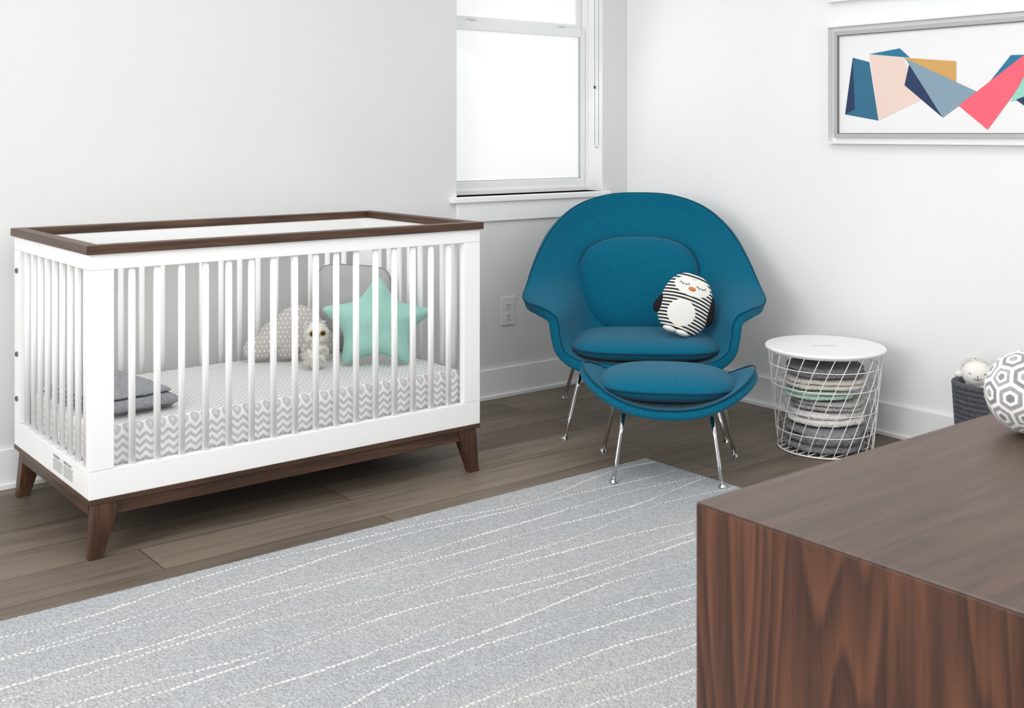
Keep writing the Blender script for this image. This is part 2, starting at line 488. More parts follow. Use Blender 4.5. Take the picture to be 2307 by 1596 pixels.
win = empty('window_1', (0, 0, 0)); win['kind'] = 'structure'
FY = WY + 0.10
bm = B(ox0, ox0 + 0.02, FY, WY + 0.18, oz0, oz1); box(bm, ox1 - 0.012, ox1, FY, WY + 0.18, oz0, oz1); box(bm, ox0 + 0.02, ox1 - 0.012, FY, WY + 0.18, oz1 - 0.03, oz1)
box(bm, ox0 + 0.02, ox1 - 0.012, FY, WY + 0.18, oz0, oz0 + 0.02)
obj('window_frame', bm, M['trim'], win, bevel=0.002)
obj('reveal_lining', B(ox1 - 0.003, ox1, WY, FY, oz0, oz1), M['trim'], win)
bm = B(ox0 + 0.02, ox0 + 0.055, FY + 0.01, FY + 0.035, 0.94, 1.722); box(bm, 3.769, ox1 - 0.014, FY + 0.01, FY + 0.035, 0.94, 1.722)
box(bm, ox0 + 0.055, 3.769, FY + 0.01, FY + 0.035, 0.94, 0.982); box(bm, ox0 + 0.055, 3.769, FY + 0.004, FY + 0.035, 1.678, 1.722)
s1 = obj('lower_sash', bm, M['trim'], win, bevel=0.003)
bm = B(3.764, 3.7695, FY + 0.012, FY + 0.02, 0.98, 1.678); box(bm, ox0 + 0.055, 3.77, FY + 0.012, FY + 0.02, 0.980, 0.985)
obj('gasket', bm, M['gasket'], s1)
obj('pane', B(ox0 + 0.055, 3.769, FY + 0.020, FY + 0.024, 0.982, 1.68), M['glass'], s1)
bm = B(ox0 + 0.02, ox0 + 0.05, FY + 0.04, FY + 0.065, 1.70, 2.17); box(bm, 3.765, ox1 - 0.014, FY + 0.04, FY + 0.065, 1.70, 2.17)
box(bm, ox0 + 0.05, 3.765, FY + 0.04, FY + 0.065, 1.70, 1.745); box(bm, ox0 + 0.05, 3.765, FY + 0.04, FY + 0.065, 2.13, 2.17)
s2 = obj('upper_sash', bm, M['trim'], win, bevel=0.003)
obj('pane', B(ox0 + 0.05, 3.765, FY + 0.05, FY + 0.054, 1.745, 2.13), M['glass'], s2)
for x in (3.08, 3.62):
    obj('latch', B(x, x + 0.035, FY - 0.004, FY + 0.02, 1.722, 1.732), M['outlet'], win, bevel=0.002)
obj('window_sill', B(ox0 - 0.04, ox1 + 0.03, WY - 0.035, FY + 0.01, oz0 - 0.026, oz0), M['trim'], win, bevel=0.004)
obj('apron', B(ox0 - 0.005, ox1 + 0.0, WY - 0.016, WY, oz0 - 0.115, oz0 - 0.026), M['trim'], win, bevel=0.003)

# bead chain of the blind
bc = empty('blind_chain', (3.795, 4.09, 1.13), 0, 'thin looped bead chain hanging beside the window reveal', 'blind chain')
bm = bmesh.new(); z = 0.02
pts = []
while z < 0.98:
    pts.append((0, 0.014, z)); pts.append((0, -0.014, z)); z += 0.0085
for k in range(1, 6): pts.append((0, 0.014 * math.cos(PI * k / 6), 0.02 - 0.018 * math.sin(PI * k / 6)))
for p in pts:
    res = bmesh.ops.create_icosphere(bm, subdivisions=1, radius=0.0025, matrix=Matrix.Translation(p))
tube(bm, [(0, 0.014, 0.02), (0, 0.014, 0.98)], 0.0007, 4); tube(bm, [(0, -0.014, 0.02), (0, -0.014, 0.98)], 0.0007, 4)
obj('bead_strand', bm, M['chain'], bc)
bm = bmesh.new(); ellipsoid(bm, (0, 0.014, 0.30), (0.005, 0.005, 0.010), 2)
obj('connector', bm, M['black_gloss'], bc, smooth=True)

# outlet
ou = empty('wall_outlet', (3.221, WY, 0.389), 0, 'white double power outlet plate on the wall between crib and teal chair', 'power outlet')
obj('cover_plate', B(-0.041, 0.041, -0.006, 0, -0.066, 0.066), M['outlet'], ou, bevel=0.003)
for zc in (0.024, -0.024):
    bm = bmesh.new()
    tubev = superell(0.018, 0.0165, 3, 24)
    f0 = [bm.verts.new((x, -0.0062, z + zc)) for x, z in tubev]; f1 = [bm.verts.new((x, -0.009, z + zc)) for x, z in tubev]
    bm.faces.new(f1)
    for i in range(24): bm.faces.new([f0[i], f0[(i + 1) % 24], f1[(i + 1) % 24], f1[i]])
    sk = obj('socket', bm, M['outlet'], ou)
    bm = B(-0.009, -0.006, -0.0095, -0.0088, zc - 0.002, zc + 0.008); box(bm, 0.005, 0.008, -0.0095, -0.0088, zc - 0.002, zc + 0.008); box(bm, -0.002, 0.002, -0.0095, -0.0088, zc - 0.011, zc - 0.006)
    obj('socket_slots', bm, M['outlet_dark'], sk)

# ------------------------------------------------------------------ rug
rx0, rx1, ry0, ry1 = -0.10, 2.983, 0.95, 2.948
rug = empty('rug', ((rx0 + rx1) / 2, (ry0 + ry1) / 2, 0), 0, 'large pale blue grey woven rug with white wavy dashed lines', 'rug')
hx, hy = (rx1 - rx0) / 2, (ry1 - ry0) / 2
bm = bmesh.new(); nx_, ny_ = 300, 200
g = []
for j in range(ny_ + 1):
    rowv = []
    for i in range(nx_ + 1):
        x = -hx + 2 * hx * i / nx_; y = -hy + 2 * hy * j / ny_
        edge = min(i, nx_ - i, j, ny_ - j)
        if edge == 0:
            x += random.uniform(-0.0015, 0.0015); y += random.uniform(-0.0015, 0.0015)
        zz = 0.011 + random.uniform(-0.0008, 0.0008) if edge > 0 else 0.008
        rowv.append(bm.verts.new((x, y, zz)))
    g.append(rowv)
for j in range(ny_):
    for i in range(nx_): bm.faces.new([g[j][i], g[j][i + 1], g[j + 1][i + 1], g[j + 1][i]])
loop = [g[0][i] for i in range(nx_ + 1)] + [g[j][nx_] for j in range(1, ny_ + 1)] + [g[ny_][i] for i in range(nx_ - 1, -1, -1)] + [g[j][0] for j in range(ny_ - 1, 0, -1)]
low = [bm.verts.new((v.co.x, v.co.y, 0.0005)) for v in loop]
for i in range(len(loop)):
    k = (i + 1) % len(loop); bm.faces.new([loop[i], loop[k], low[k], low[i]])
obj('pile', bm, M['rug'], rug, smooth=True)
bm = bmesh.new()
def bead(p, d, L, w, h):
    s = Vector((-d.y, d.x, 0)); u = Vector((0, 0, 1)); n = 8
    low_ = [bm.verts.new(p + d * L * math.cos(2 * PI * k / n) + s * w * math.sin(2 * PI * k / n)) for k in range(n)]
    up_ = [bm.verts.new(p + d * L * 0.62 * math.cos(2 * PI * k / n) + s * w * 0.62 * math.sin(2 * PI * k / n) + u * h) for k in range(n)]
    bm.faces.new(up_)
    for k in range(n): bm.faces.new([low_[k], low_[(k + 1) % n], up_[(k + 1) % n], up_[k]])
rl = random.Random(11)
for li in range(23):
    y0 = hy + 0.01 - li * 0.089
    p1, p2 = rl.uniform(0, 6.28), rl.uniform(0, 6.28); a1, a2 = rl.uniform(0.020, 0.040), rl.uniform(0.006, 0.014); L1 = rl.uniform(1.3, 2.2); sl_ = rl.uniform(-0.018, 0.018)
    f = lambda x: y0 + a1 * math.sin(2 * PI * x / L1 + p1) + a2 * math.sin(2 * PI * x / 0.75 + p2) + sl_ * x
    x = -hx + 0.015
    while x < hx - 0.018:
        y = f(x); d = Vector((0.01, f(x + 0.01) - y, 0)).normalized()
        if -hy + 0.02 < y < hy - 0.02:
            seg = 0.5 + 0.5 * noise.noise(Vector((x * 4.5, li * 3.7, 0.5))) * 2.2
            seg = max(0.0, min(1.0, seg))
            k = 0.28 + 0.72 * seg * random.uniform(0.75, 1.15)
            bead(Vector((x, y + random.uniform(-0.0022, 0.0022), 0.0108)), d, 0.0076 * (0.55 + 0.45 * seg) * random.uniform(0.8, 1.15), 0.0046 * k, 0.0018)
        x += 0.0140 + random.uniform(-0.0025, 0.0025)
so = obj('stitch_lines', bm, M['rug_stitch'], rug, smooth=True); so['kind'] = 'stuff'

# ------------------------------------------------------------------ crib
CX0, CX1, CY0, CY1 = 1.052, 2.423, 3.22, 3.97
cc = ((CX0 + CX1) / 2, (CY0 + CY1) / 2)
crib = empty('baby_crib', (cc[0], cc[1], 0), 0, 'white slatted baby crib with dark wood top rail and splayed dark legs', 'crib')
a_, b_ = (CX1 - CX0) / 2, (CY1 - CY0) / 2
o_ = 0.010; w_ = 0.042
for s in (-1, 1):
    y_out, y_in = s * (b_ + o_), s * (b_ + o_ - w_)
    bm = bmesh.new()
    hexa(bm, [(-a_ - o_, y_out, 0.862), (a_ + o_, y_out, 0.862), (a_ + o_ - w_, y_in, 0.862), (-a_ - o_ + w_, y_in, 0.862)],
         [(-a_ - o_, y_out, 0.888), (a_ + o_, y_out, 0.888), (a_ + o_ - w_, y_in, 0.888), (-a_ - o_ + w_, y_in, 0.888)])
    obj('cap_rail', bm, M['dark_wood'], crib, bevel=0.002)
    x_out, x_in = s * (a_ + o_), s * (a_ + o_ - w_)
    bm = bmesh.new()
    hexa(bm, [(x_out, -b_ - o_, 0.862), (x_out, b_ + o_, 0.862), (x_in, b_ + o_ - w_, 0.862), (x_in, -b_ - o_ + w_, 0.862)],
         [(x_out, -b_ - o_, 0.888), (x_out, b_ + o_, 0.888), (x_in, b_ + o_ - w_, 0.888), (x_in, -b_ - o_ + w_, 0.888)])
    obj('cap_rail', bm, M['dark_wood_y'], crib, bevel=0.002)
th = 0.028
def yy(s, d0, d1):
    return (min(s * (b_ - d0), s * (b_ - d1)), max(s * (b_ - d0), s * (b_ - d1)))
def xx(s, d0, d1):
    return (min(s * (a_ - d0), s * (a_ - d1)), max(s * (a_ - d0), s * (a_ - d1)))
for s in (-1, 1):
    y0, y1 = yy(s, 0, th)
    obj('top_rail', B(-a_, a_, y0, y1, 0.817, 0.862), M['white_paint'], crib, bevel=0.0015)
    obj('bottom_rail', B(-a_, a_, y0, y1, 0.171, 0.250), M['white_paint'], crib, bevel=0.0015)
    for t in (-1, 1):
        x0, x1 = xx(t, 0, 0.070)
        obj('post', B(x0, x1, y0, y1, 0.2505, 0.8165), M['white_paint'], crib, bevel=0.0015)
    x0, x1 = xx(s, 0, th)
    obj('top_rail', B(x0, x1, -b_ + th, b_ - th, 0.817, 0.862), M['white_paint'], crib, bevel=0.0015)
    obj('bottom_rail', B(x0, x1, -b_ + th, b_ - th, 0.171, 0.250), M['white_paint'], crib, bevel=0.0015)
    x0, x1 = xx(s, 0.001, th)
    obj('end_stile', B(x0, x1, b_ - th - 0.035, b_ - th, 0.2505, 0.8165), M['white_paint'], crib, bevel=0.0015)
def slat_mesh(wx, wy):
    bm = bmesh.new()
    ol = superell(wx / 2, wy / 2, 4.5, 20)
    lo = [bm.verts.new((x, y, 0.249)) for x, y in ol]; hi = [bm.verts.new((x, y, 0.818)) for x, y in ol]
    bm.faces.new(lo); bm.faces.new(hi)
    for i in range(20): bm.faces.new([lo[i], lo[(i + 1) % 20], hi[(i + 1) % 20], hi[i]])
    return bm
sl = None
for s in (-1, 1):
    for k in range(16):
        x = 1.1775 + 0.0745 * k - cc[0]
        y = s * (b_ - th / 2)
        if sl is None: sl = obj('slat', slat_mesh(0.019, 0.015), M['white_paint'], crib, smooth=True); o = sl
        else:
            o = sl.copy(); COL.objects.link(o); o.parent = crib
        o.location = (x, y, 0)
sl2 = None
for s in (-1, 1):
    for k in range(9):
        y = -b_ + th + 0.038 + k * (2 * b_ - 2 * th - 0.035 - 0.072) / 8
        if sl2 is None: sl2 = obj('slat', slat_mesh(0.015, 0.022), M['white_paint'], crib, smooth=True); o = sl2
        else:
            o = sl2.copy(); COL.objects.link(o); o.parent = crib
        o.location = (s * (a_ - th / 2), y, 0)
obj('mattress_support', B(-a_ + th + 0.003, a_ - th - 0.003, -b_ + th + 0.003, b_ - th - 0.003, 0.205, 0.222), M['white_paint'], crib)
obj('base_slab', B(-a_ - 0.001, a_ + 0.001, -b_ - 0.001, b_ + 0.001, 0.156, 0.171), M['dark_wood'], crib, bevel=0.0015)
for s in (-1, 1):
    y0, y1 = yy(s, 0.012, 0.034)
    obj('apron', B(-a_ + 0.05, a_ - 0.05, y0, y1, 0.117, 0.156), M['dark_wood'], crib, bevel=0.001)
    x0, x1 = xx(s, 0.012, 0.034)
    obj('apron', B(x0, x1, -b_ + 0.05, b_ - 0.05, 0.117, 0.156), M['dark_wood_y'], crib, bevel=0.001)
for sx in (-1, 1):
    for sy in (-1, 1):
        X = lambda v: sx * (a_ - v)
        Y = lambda v: sy * (b_ - v)
        bm = bmesh.new()
        hexa(bm, [(X(0.0), Y(0.004), 0), (X(0.040), Y(0.004), 0), (X(0.040), Y(0.034), 0), (X(0.0), Y(0.034), 0)],
             [(X(0.016), Y(0.003), 0.156), (X(0.090), Y(0.003), 0.156), (X(0.090), Y(0.050), 0.156), (X(0.016), Y(0.050), 0.156)])
        obj('leg', bm, M['dark_wood_z'], crib, bevel=0.002)
for z in (0.7495, 0.474, 0.327):
    bm = bmesh.new(); lathe(bm, [(0, 0.003), (0.004, 0.003), (0.004, 0.0045), (0.0085, 0.0045), (0.0085, 0)], 20)
    obj('bolt', bm, M['steel'], crib, loc=(-a_, b_ - 0.030, z), rot=(0, R(-90), 0), smooth=False)
st = obj('sticker', B(-a_ - 0.0006, -a_, -0.24, -0.045, 0.184, 0.238), M['sticker'], crib, label='small printed warning sticker')
def text(s_, size, loc, rot, mat, parent, name='lettering'):
    cu = bpy.data.curves.new(name, 'FONT'); cu.body = s_; cu.size = size; cu.extrude = 0.0001
    o = bpy.data.objects.new('tmp', cu); COL.objects.link(o)
    dg = bpy.context.evaluated_depsgraph_get(); me = bpy.data.meshes.new_from_object(o.evaluated_get(dg))
    bpy.data.objects.remove(o)
    me.materials.clear(); me.materials.append(mat)
    q = bpy.data.objects.new(name, me); COL.objects.link(q); q.parent = parent; q.location = loc; q.rotation_euler = rot
    return q
text("WARNING", 0.013, (-a_ - 0.0008, -0.050, 0.225), (R(90), 0, R(-90)), M['ink'], st)
text("IMPORTANT", 0.013, (-a_ - 0.0008, -0.148, 0.225), (R(90), 0, R(-90)), M['ink'], st)
bm = bmesh.new()
for r_ in range(6):
    for c_, (ya, yb) in enumerate(((-0.050, -0.138), (-0.148, -0.236))):
        y = ya
        while y > yb + 0.006:
            L = random.uniform(0.004, 0.012)
            box(bm, -a_ - 0.0008, -a_ - 0.0005, max(y - L, yb), y, 0.2185 - r_ * 0.0058, 0.2205 - r_ * 0.0058)
            y -= L + 0.002
obj('small_print', bm, M['ink'], st)

# mattress
mt = empty('crib_mattress', (cc[0], cc[1], 0.2225), 0, 'crib mattress under a white sheet with grey chevron zigzags', 'mattress')
bm = bmesh.new()
mx_, my_, mz_ = a_ - th - 0.008, b_ - th - 0.010, 0.137
box(bm, -mx_, mx_, -my_, my_, 0, mz_)
obj('fitted_sheet', bm, M['chevron'], mt, smooth=True, bevel=0.026, segs=5)
TOPZ = 0.2225 + 0.137

# grey blanket in the crib
bl = obj('folded_blanket', folded(0.208, 0.122, 4, 0.0140, 0.008, 8, yseg=20), M['grey_fleece'], smooth=True, sub=1,
         loc=(1.222, 3.550, TOPZ + 0.0008), rot=(0, 0, R(96)), label='folded grey fleece blanket lying at the left end of the crib mattress', cat='blanket')

# square grey pillow
gp = empty('square_pillow', (2.235, 3.79, TOPZ + 0.004), R(-40), 'plain grey square pillow with piping leaning in the back corner of the crib', 'pillow')
ol = superell(0.147, 0.163, 5, 72)
obj('cover', puff(ol, 0.048, wob=0.25), M['grey_pillow'], gp, smooth=True, loc=(0, 0.0, 0.167), rot=(R(-6), R(3), 0))
bm = bmesh.new(); tube(bm, [(x * 1.003, 0, z * 1.003) for x, z in ol], 0.0028, 6, closed=True)
obj('piping', bm, fabric('grey piping', (140, 139, 139), 0.1), gp, smooth=True, loc=(0, 0, 0.167), rot=(R(-6), R(3), 0))

# cloud pillow
cp = empty('cloud_pillow', (1.965, 3.795, TOPZ), R(-30), 'taupe cloud shaped pillow with small white dots', 'pillow')
bumps = [(-0.095, 0.045, 0.050), (-0.04, 0.085, 0.060), (0.035, 0.115, 0.085), (0.105, 0.06, 0.058), (-0.11, 0.04, 0.04), (0, 0.05, 0.05)]
def cloud_r(t):
    d = Vector((math.cos(t), math.sin(t))); best = 0.02
    cx_, cy_ = 0.0, 0.075
    for (bx_, by_, br_) in bumps:
        ox, oy = bx_ - cx_, by_ - cy_
        pr = ox * d.x + oy * d.y; q = ox * ox + oy * oy - br_ * br_
        disc = pr * pr - q
        if disc > 0: best = max(best, pr + math.sqrt(disc))
    if d.y < 0: best = min(best, 0.073 / max(1e-3, -d.y))
    return best
ol = []
for i in range(110):
    t = 2 * PI * i / 110; r_ = cloud_r(t); ol.append((r_ * math.cos(t) * 1.08, r_ * math.sin(t)))
obj('cover', puff(ol, 0.042, 12, wob=0.1), M['cloud'], cp, smooth=True, loc=(0, 0, 0.080), rot=(R(-13), 0, 0))

# star pillow
sp_ = empty('star_pillow', (2.190, 3.538, TOPZ), R(-33), 'mint green star shaped pillow standing in the crib', 'pillow')
pts = []
for k in range(10):
    t = PI / 2 + 2 * PI * k / 10 + (0.05 if k in (4, 5) else 0)
    r_ = 0.192 if k % 2 == 0 else 0.094
    pts.append((r_ * math.cos(t) * 1.22, r_ * math.sin(t), 0))
ol = []
for k in range(10):
    p0, p1 = Vector(pts[k]), Vector(pts[(k + 1) % 10])
    for i in range(10):
        t = i / 10
        p = p0.lerp(p1, t)
        ol.append((p.x, p.y))
for _ in range(12):
    ol = [((ol[i - 1][0] + 2 * ol[i][0] + ol[(i + 1) % 100][0]) / 4, (ol[i - 1][1] + 2 * ol[i][1] + ol[(i + 1) % 100][1]) / 4) for i in range(100)]
obj('cover', puff(ol, 0.060, 14, p=2.1, q=0.6, wob=0.4), M['mint'], sp_, smooth=True, loc=(0, 0, 0.147), rot=(R(-10), R(2), 0))
obj('care_tag', B(0.186, 0.198, -0.001, 0.001, 0.135, 0.160), M['white_cloth'], sp_)

# owl
ow = empty('owl_toy', (1.972, 3.600, TOPZ + 0.007), R(-22), 'small fluffy white and brown owl soft toy with large amber eyes in the crib', 'soft toy')
bm = bmesh.new(); ellipsoid(bm, (0, 0, 0.050), (0.042, 0.034, 0.048), 3, 0.1); tufts(bm, (0, 0, 0.052), (0.042, 0.034, 0.046), 1300, 0.010, 0.0022)
obj('body', bm, M['fur_brown'], ow)
bm = bmesh.new(); ellipsoid(bm, (0.004, -0.004, 0.124), (0.038, 0.033, 0.038), 3, 0.08); tufts(bm, (0.004, -0.002, 0.124), (0.038, 0.032, 0.038), 900, 0.009, 0.002)
for s in (-1, 1): tufts(bm, (s * 0.026, 0, 0.153), (0.008, 0.006, 0.012), 60, 0.010, 0.002)
hd = obj('head', bm, M['fur_white'], ow)
for s in (-1, 1):
    bm = bmesh.new(); ellipsoid(bm, (0.004 + s * 0.019, -0.034, 0.127), (0.0125, 0.008, 0.0125), 2)
    ey = obj('eye', bm, M['amber'], hd, smooth=True)
    bm = bmesh.new(); ellipsoid(bm, (0.004 + s * 0.019, -0.038, 0.127), (0.0090, 0.0058, 0.0090), 2)
    obj('pupil', bm, M['black_gloss'], hd, smooth=True)
bm = bmesh.new(); lathe(bm, [(0, -0.012), (0.004, 0), (0.006, 0.008), (0, 0.012)], 10)
obj('beak', bm, M['black_felt'], hd, smooth=True, loc=(0.004, -0.040, 0.114))

# ------------------------------------------------------------------ lounge chair
ch = empty('lounge_chair', (3.370, 3.353, 0), R(-42.85), 'large teal wool lounge chair with curved shell and chrome legs in the corner', 'armchair')
K = [
 [(0,-.05,.285),(0,-.2,.280),(0,-.30,.280),(0,-.360,.292)],
 [(.08,-.05,.285),(.12,-.2,.280),(.14,-.30,.280),(.15,-.358,.292)],
 [(.15,-.03,.285),(.20,-.17,.285),(.235,-.27,.288),(.260,-.335,.298)],
 [(.19,.0,.31),(.262,-.12,.33),(.297,-.22,.335),(.330,-.305,.336)],
 [(.21,.04,.35),(.288,-.07,.40),(.318,-.18,.402),(.352,-.285,.396)],
 [(.22,.07,.40),(.294,-.03,.470),(.328,-.14,.478),(.366,-.270,.464)],
 [(.225,.10,.44),(.30,.02,.520),(.372,-.07,.530),(.425,-.230,.492)],
 [(.22,.13,.48),(.32,.08,.565),(.408,.0,.568),(.476,-.155,.502)],
 [(.21,.16,.52),(.315,.14,.62),(.400,.08,.620),(.488,-.060,.540)],
 [(.19,.19,.56),(.29,.20,.68),(.36,.17,.695),(.455,.08,.660)],
 [(.15,.22,.60),(.24,.26,.74),(.30,.255,.777),(.390,.195,.785)],
 [(.09,.24,.62),(.16,.30,.78),(.205,.315,.838),(.286,.285,.880)],
 [(.045,.245,.63),(.08,.32,.80),(.105,.345,.867),(.150,.343,.927)],
 [(0,.25,.635),(0,.325,.805),(0,.35,.872),(0,.362,.936)],
]
dirs = K + [[(-p[0], p[1], p[2]) for p in row] for row in K[-2:0:-1]]
cen = Vector((0, .13, .34))
cols_ = [catmull([row[r_] for row in dirs], 5, True) for r_ in range(4)]
nd = len(cols_[0])
bm = bmesh.new(); c0 = bm.verts.new(cen); G = []
for i in range(nd):
    prof = catmull([cen] + [cols_[r_][i] for r_ in range(4)], 5)
    G.append([bm.verts.new(p) for p in prof[1:]])
mr = len(G[0])
for i in range(nd):
    j = (i + 1) % nd
    bm.faces.new([c0, G[i][0], G[j][0]])
    for k in range(mr - 1): bm.faces.new([G[i][k], G[i][k + 1], G[j][k + 1], G[j][k]])
for _ in range(4): bmesh.ops.smooth_vert(bm, verts=[v for v in bm.verts if not v.is_boundary], factor=0.5, use_axis_x=True, use_axis_y=True, use_axis_z=True)
Gp = [[v.co.copy() for v in row] for row in G]
sh = obj('shell', bm, M['teal'], ch, smooth=True, solid=0.046, bevel=0.018, segs=5, angle=50)
view = Vector((0, -1.2, 1.1))
pe_ = []
for i in range(nd):
    p = Gp[i][-1]; rad_ = (p - Gp[i][-3]).normalized(); tan = (Gp[(i + 1) % nd][-1] - Gp[i - 1][-1]).normalized()
    nrm = rad_.cross(tan).normalized()
    if nrm.dot(view - p) < 0: nrm = -nrm
    pe_.append(p + nrm * 0.0175 - rad_ * 0.004)
bm = bmesh.new(); tube(bm, pe_, 0.0040, 6, closed=True)
obj('piping', bm, M['teal_dark'], ch, smooth=True)
def cushion(name, ol, T, mat, parent, loc, rot, pr=0.0042, **kw):
    c = obj(name, puff(ol, T, 14, **kw), mat, parent, smooth=True, loc=loc, rot=rot)
    bm = bmesh.new(); tube(bm, [(x * 1.004, 0, z * 1.004) for x, z in ol], pr, 6, closed=True)
    obj('piping', bm, M['teal_dark'], c, smooth=True)
    return c
cushion('back_cushion', superell(0.260, 0.208, 2.7, 96, taper=-0.03), 0.060, M['teal'], ch, (-0.010, 0.140, 0.556), (R(-18), 0, 0), p=3.4, q=0.5)
cushion('seat_cushion', superell(0.298, 0.235, 3.2, 96), 0.048, M['teal'], ch, (0.003, -0.130, 0.350), (R(-90), 0, 0), p=3.6, q=0.5)
for s in (-1, 1):
    for (foot, top) in (((s * .315, -.30, 0), (s * .245, -.20, .27)), ((s * .335, .385, 0), (s * .225, .20, .42))):
        f, t = Vector(foot), Vector(top)
        bm = bmesh.new(); tube(bm, [f + (t - f) * k for k in (0.03, 0.3, 0.7, 1)], [0.0070, 0.0085, 0.009, 0.009], 12)
        lg = obj('leg', bm, M['chrome'], ch, smooth=True)
        bm = bmesh.new(); lathe(bm, [(0, 0), (0.016, 0), (0.016, 0.004), (0.008, 0.012), (0, 0.014)], 20, foot[0], foot[1])
        obj('glide', bm, M['chrome'], lg, smooth=False)
bm = bmesh.new()
tube(bm, catmull([(-.245, -.20, .252), (-.12, -.2, .24), (.12, -.2, .24), (.245, -.20, .252)], 5), 0.008, 10)
for s in (-1, 1): tube(bm, catmull([(s * .245, -.20, .255), (s * .21, -.02, .24), (s * .22, .12, .26), (s * .25, .24, .38)], 5), 0.008, 10)
obj('under_frame', bm, M['chrome'], ch, smooth=True)

# ------------------------------------------------------------------ ottoman
ot = empty('ottoman', (2.952, 2.808, 0), R(-47), 'teal wool footstool with upturned sides and chrome legs', 'footstool')
bm = bmesh.new(); N = 72; rings = 12
def otz(x, y): return 0.242 + 0.122 * min(1.2, abs(x / 0.312)) ** 2.3 + 0.012 * abs(y / 0.24) ** 3
ol = superell(0.308, 0.235, 2.25, N)
cv = bm.verts.new((0, 0, otz(0, 0))); pr = None
for j in range(1, rings + 1):
    rr = [bm.verts.new((x * j / rings, y * j / rings, otz(x * j / rings, y * j / rings))) for x, y in ol]
    for i in range(N):
        k = (i + 1) % N
        if pr is None: bm.faces.new([cv, rr[i], rr[k]])
        else: bm.faces.new([pr[i], rr[i], rr[k], pr[k]])
    pr = rr
obj('shell', bm, M['teal'], ot, smooth=True, solid=0.036, bevel=0.014, segs=5, angle=50)
bm = bmesh.new(); tube(bm, [(x * 0.988, y * 0.988, otz(x, y) + 0.0155) for x, y in ol], 0.0036, 6, closed=True)
obj('piping', bm, M['teal_dark'], ot, smooth=True)
cushion('cushion', superell(0.243, 0.200, 2.8, 96), 0.056, M['teal'], ot, (-0.006, 0, 0.318), (R(-90), 0, 0), p=2.7, q=0.55)
for s in (-1, 1):
    for (foot, top) in (((s * .183, -.210, 0), (s * .150, -.150, .235)), ((s * .245, .205, 0), (s * .19, .135, .245))):
        f, t = Vector(foot), Vector(top); zf = 0.0119 if foot[1] < 0 else 0.0
        f.z = zf
        bm = bmesh.new(); tube(bm, [f + (t - f) * k for k in (0.03, 0.3, 0.7, 1)], [0.0065, 0.008, 0.008, 0.008], 12)
        lg = obj('leg', bm, M['chrome'], ot, smooth=True)
        bm = bmesh.new(); lathe(bm, [(0, zf), (0.015, zf), (0.015, zf + 0.004), (0.008, zf + 0.012), (0, zf + 0.014)], 20, foot[0], foot[1])
        obj('glide', bm, M['chrome'], lg)

# ------------------------------------------------------------------ penguin cushion
pe = empty('penguin_toy', (3.322, 3.118, 0.399), R(-44), 'striped penguin cushion with closed eyes sitting on the teal armchair', 'soft toy')
pe.rotation_euler = (R(-13), R(19), R(-44))
PW, PH = 0.103, 0.124
def peng(t):
    c, s = math.cos(t), math.sin(t)
    return (PW * math.copysign(abs(c) ** 0.78, c) * (1 - 0.09 * s), PH * math.copysign(abs(s) ** 0.80, s))
ol = [peng(2 * PI * i / 80) for i in range(80)]
T_ = 0.042
def peng_h(x, z):
    t = math.atan2(z / PH, x / PW)
    ang = math.atan2(z, x)
    for _ in range(30):
        ox_, oz_ = peng(t); e = math.atan2(oz_, ox_) - ang
        e = (e + PI) % (2 * PI) - PI
        t -= e
    ox_, oz_ = peng(t)
    rho = math.hypot(x, z) / max(1e-6, math.hypot(ox_, oz_))
    return T_ * max(0.0, 1 - min(1, rho) ** 2.2) ** 0.55
ZC = 0.130
bd = obj('body', puff(ol, T_, 14), M['stripes'], pe, smooth=True, loc=(0, 0, ZC))
def patch(name, cx_, cz_, a1, b1, mat, parent, lift=0.0015, shape=None):
    bm = bmesh.new(); rings_ = 6; Nn = 36; pr = None
    cv = bm.verts.new((cx_, -peng_h(cx_, cz_) - lift, cz_))
    for j in range(1, rings_ + 1):
        rr = []
        for i in range(Nn):
            t = 2 * PI * i / Nn
            c, s = math.cos(t), math.sin(t)
            k = shape(t) if shape else 1.0
            x = cx_ + a1 * k * c * j / rings_; z = cz_ + b1 * k * s * j / rings_
            rr.append(bm.verts.new((x, -peng_h(x, z) - (lift if j < rings_ else lift * 0.3), z)))
        for i in range(Nn):
            k = (i + 1) % Nn
            if pr is None: bm.faces.new([cv, rr[i], rr[k]])
            else: bm.faces.new([pr[i], rr[i], rr[k], pr[k]])
        pr = rr
    return obj(name, bm, mat, parent, smooth=True, loc=(0, 0, ZC))
fc_ = patch('face', 0.002, 0.070, 0.074, 0.038, M['white_cloth'], pe, shape=lambda t: 1 - 0.22 * math.exp(-((t - PI / 2) / 0.35) ** 2))
patch('belly_patch', -0.010, -0.042, 0.056, 0.053, M['white_cloth'], pe)
for s in (-1, 1):
    bm = bmesh.new()
    arc = []
    for k in range(9):
        t = PI + PI * k / 8
        x = 0.002 + s * 0.034 + 0.017 * math.cos(t); z = 0.080 + 0.008 * math.sin(t)
        arc.append((x, -peng_h(x, z) - 0.003, z))
    tube(bm, arc, 0.0010, 5)
    for k in (1, 3, 5, 7):
        p = Vector(arc[k]); q = p + Vector(((p.x - 0.002 - s * 0.034) * 0.35, -0.0005, -0.0065)); tube(bm, [p, q], 0.0008, 4)
    obj('closed_eye', bm, M['black_felt'], fc_, loc=(0, 0, 0))
bm = bmesh.new()
ellipsoid(bm, (0.002, -peng_h(0.002, 0.062) - 0.002, 0.060), (0.016, 0.006, 0.009), 2)
obj('beak', bm, M['orange_felt'], fc_, smooth=True)
